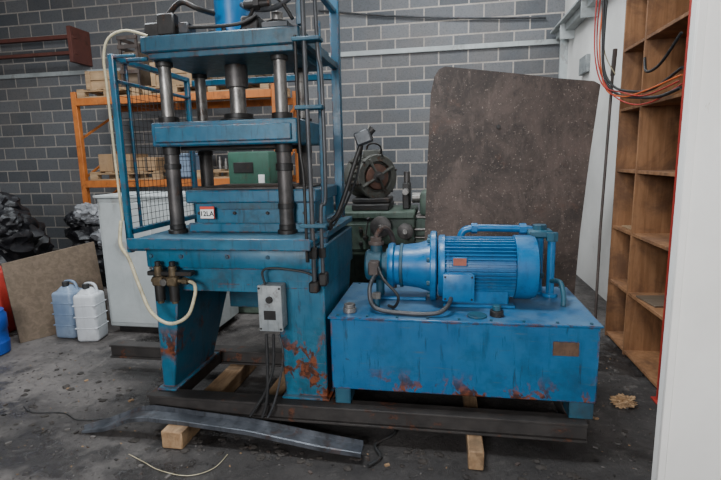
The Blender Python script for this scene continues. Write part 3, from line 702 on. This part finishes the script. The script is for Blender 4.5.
# ---------------------------------------------------------------- left hand clutter
b=B('leaning_plywood_board')
p=[(-3.60,3.38,.0),(-3.22,4.02,.0),(-3.36,4.10,.77),(-3.76,3.46,.68)]
off=Vector((-.02,.012,0)); b.hexa([p[0],p[1],p[2],p[3]]+[tuple(Vector(q)+off) for q in p],BOARD,.002); b.done()
def jerry(x,y,m,h=.42,name='plastic_jerrycan',rot=0,w=.10):
    b=B(name)
    b.box(x-w,x+w,y-w,y+w,0,h*.84,m,.03,seg=3,rot=RZ(rot))
    b.hexa([(x-w*.8,y-w*.8,h*.82),(x+w*.8,y-w*.8,h*.82),(x+w*.8,y+w*.8,h*.82),(x-w*.8,y+w*.8,h*.82),(x-w*.35,y-w*.4,h*.93),(x+w*.35,y-w*.4,h*.93),(x+w*.35,y+w*.4,h*.93),(x-w*.35,y+w*.4,h*.93)],m,.012)
    b.cyl((x,y-.02,h*.92),(x,y-.02,h),.028,HOSE,20)
    b.tube([(x-w*.7,y+.03,h*.82),(x-w*.5,y+.03,h*.97),(x+w*.4,y+.03,h*.97),(x+w*.7,y+.03,h*.82)],.012,m)
    for z in (.12,.22,.32): b.box(x-w-.002,x+w+.002,y-w-.002,y+w+.002,z,z+.008,m,.002,rot=RZ(rot))
    b.done()
jerry(-3.28,3.62,BLUEPL,.50); jerry(-3.03,3.56,WHITEPL,.50,rot=10,w=.095)
b=B('blue_plastic_drum'); b.lathe([(.13,0),(.15,.01),(.155,.1),(.148,.11),(.148,.2),(.155,.21),(.155,.32),(.14,.34),(.14,.36)],(-3.66,3.14,0),(0,0,1),DRUMB,32); b.done()
b=B('red_fuel_can'); b.box(-4.20,-3.92,3.55,3.75,.0,.58,REDP,.03,seg=2); b.cyl((-4.06,3.65,.58),(-4.06,3.65,.63),.03,DARK); b.tube([(-4.15,3.65,.57),(-4.13,3.65,.62),(-4.0,3.65,.62),(-3.97,3.65,.57)],.01,REDP); b.done()
b=B('rubbish_bag_pile')
for i,(x,y,z,r) in enumerate([(-5.3,4.5,.3,.45),(-4.85,4.4,.3,.42),(-5.0,4.8,.62,.42),(-4.85,4.55,.72,.34),(-5.3,4.6,.95,.38),(-4.95,4.6,1.0,.3),(-5.7,4.3,.5,.45),(-5.6,4.5,1.1,.3),(-4.55,4.35,.25,.3),(-4.7,4.45,.9,.24)]):
    b.blob((x,y,z),(r,r*.9,r*.75),BAG,.28,1.7,4,i,flat=.0)
b.done()
b=B('plastic_sack_pile')
for i,(x,y,z,r) in enumerate([(-4.25,5.35,.3,.40),(-4.4,5.35,.62,.30),(-4.05,5.3,.62,.26),(-4.3,5.25,.92,.2),(-4.45,5.2,.85,.16)]):
    b.blob((x,y,z),(r,r*.8,r*.7),BAGW if i in (2,3) else BAG,.3,2,4,i+20,flat=0)
b.done()

# ---------------------------------------------------------------- floor debris
b=B('floor_debris')
for i in range(1500):
    k=R.random()
    if k<.5: x,y=R.uniform(-3.4,.6),R.uniform(1.4,2.28)
    elif k<.75: x,y=R.uniform(-3.2,-1.8),R.uniform(2.0,3.4)
    else: x,y=R.uniform(.75,1.24),R.uniform(2.1,3.9)
    s=R.uniform(.002,.006)*(2.6 if R.random()<.06 else 1)
    m=R.choice([GRIT,MUD,MUD,GRIT,DARK,GRIT,RUST,TIMBER])
    b.box(x-s,x+s,y-s*.5,y+s*.6,0,s*.6,m,0,rot=RZ(R.uniform(0,180)))
for i in range(120):
    x,y=(R.uniform(-1.7,.7),R.uniform(2.10,2.3)) if i%3 else (R.uniform(-2.9,-1.7),R.uniform(2.2,3.0))
    r=R.uniform(.006,.022); b.blob((x,y,r*.15),(r*1.3,r,r*.35),MUD,.6,3,2,i,flat=0)
b.done()
b=B('crumpled_rag'); b.blob((1.07,2.92,.03),(.07,.05,.035),CARD,.6,4,4,3,flat=.001); b.done()
b=B('scrap_timber'); b.box(-1.35,-1.05,3.4,3.46,0,.05,TIMBER,.004,rot=RZ(35)); b.done()

# ---------------------------------------------------------------- lights
def area(name,loc,size,sy,power,rot,col=(1,1,1)):
    l=bpy.data.lights.new(name,'AREA'); l.shape='RECTANGLE'; l.size=size; l.size_y=sy; l.energy=power; l.color=col
    o=bpy.data.objects.new(name,l); o.location=loc; o.rotation_euler=rot; COL.objects.link(o)
area('ceiling_fill_lamp',(-1.2,2.4,4.7),1.3,.7,200,(0,0,0),(.90,.96,1))  # three unseen area lamps added under the closed ceiling for top light
area('ceiling_fill_lamp',(-4.0,4.2,4.7),1.8,.9,120,(0,0,0),(.90,.96,1))
area('ceiling_fill_lamp',(.2,5.9,4.7),1.4,.8,95,(0,0,0),(.93,.97,1))
area('doorway_fill_lamp',(-1.2,-3.7,2.6),2.0,1.6,380,(math.radians(86),0,0),(.97,.98,1))  # fill lamp added in the unseen doorway, raised to brighten the white door
w=bpy.data.worlds.new('World'); scene.world=w; w.use_nodes=True
w.node_tree.nodes['Background'].inputs[0].default_value=(.75,.82,.9,1); w.node_tree.nodes['Background'].inputs[1].default_value=.1

# ---------------------------------------------------------------- camera
cd=bpy.data.cameras.new('camera'); cd.sensor_width=36; cd.lens=480/721*36; cd.clip_start=.05
cam=bpy.data.objects.new('camera',cd); COL.objects.link(cam)
cam.matrix_world=Matrix.Translation((0,0,1.5))@Matrix.Rotation(math.radians(10),4,'Z')@Matrix.Rotation(math.radians(80.5),4,'X')@Matrix.Rotation(math.radians(-1.3),4,'Z')
scene.camera=cam
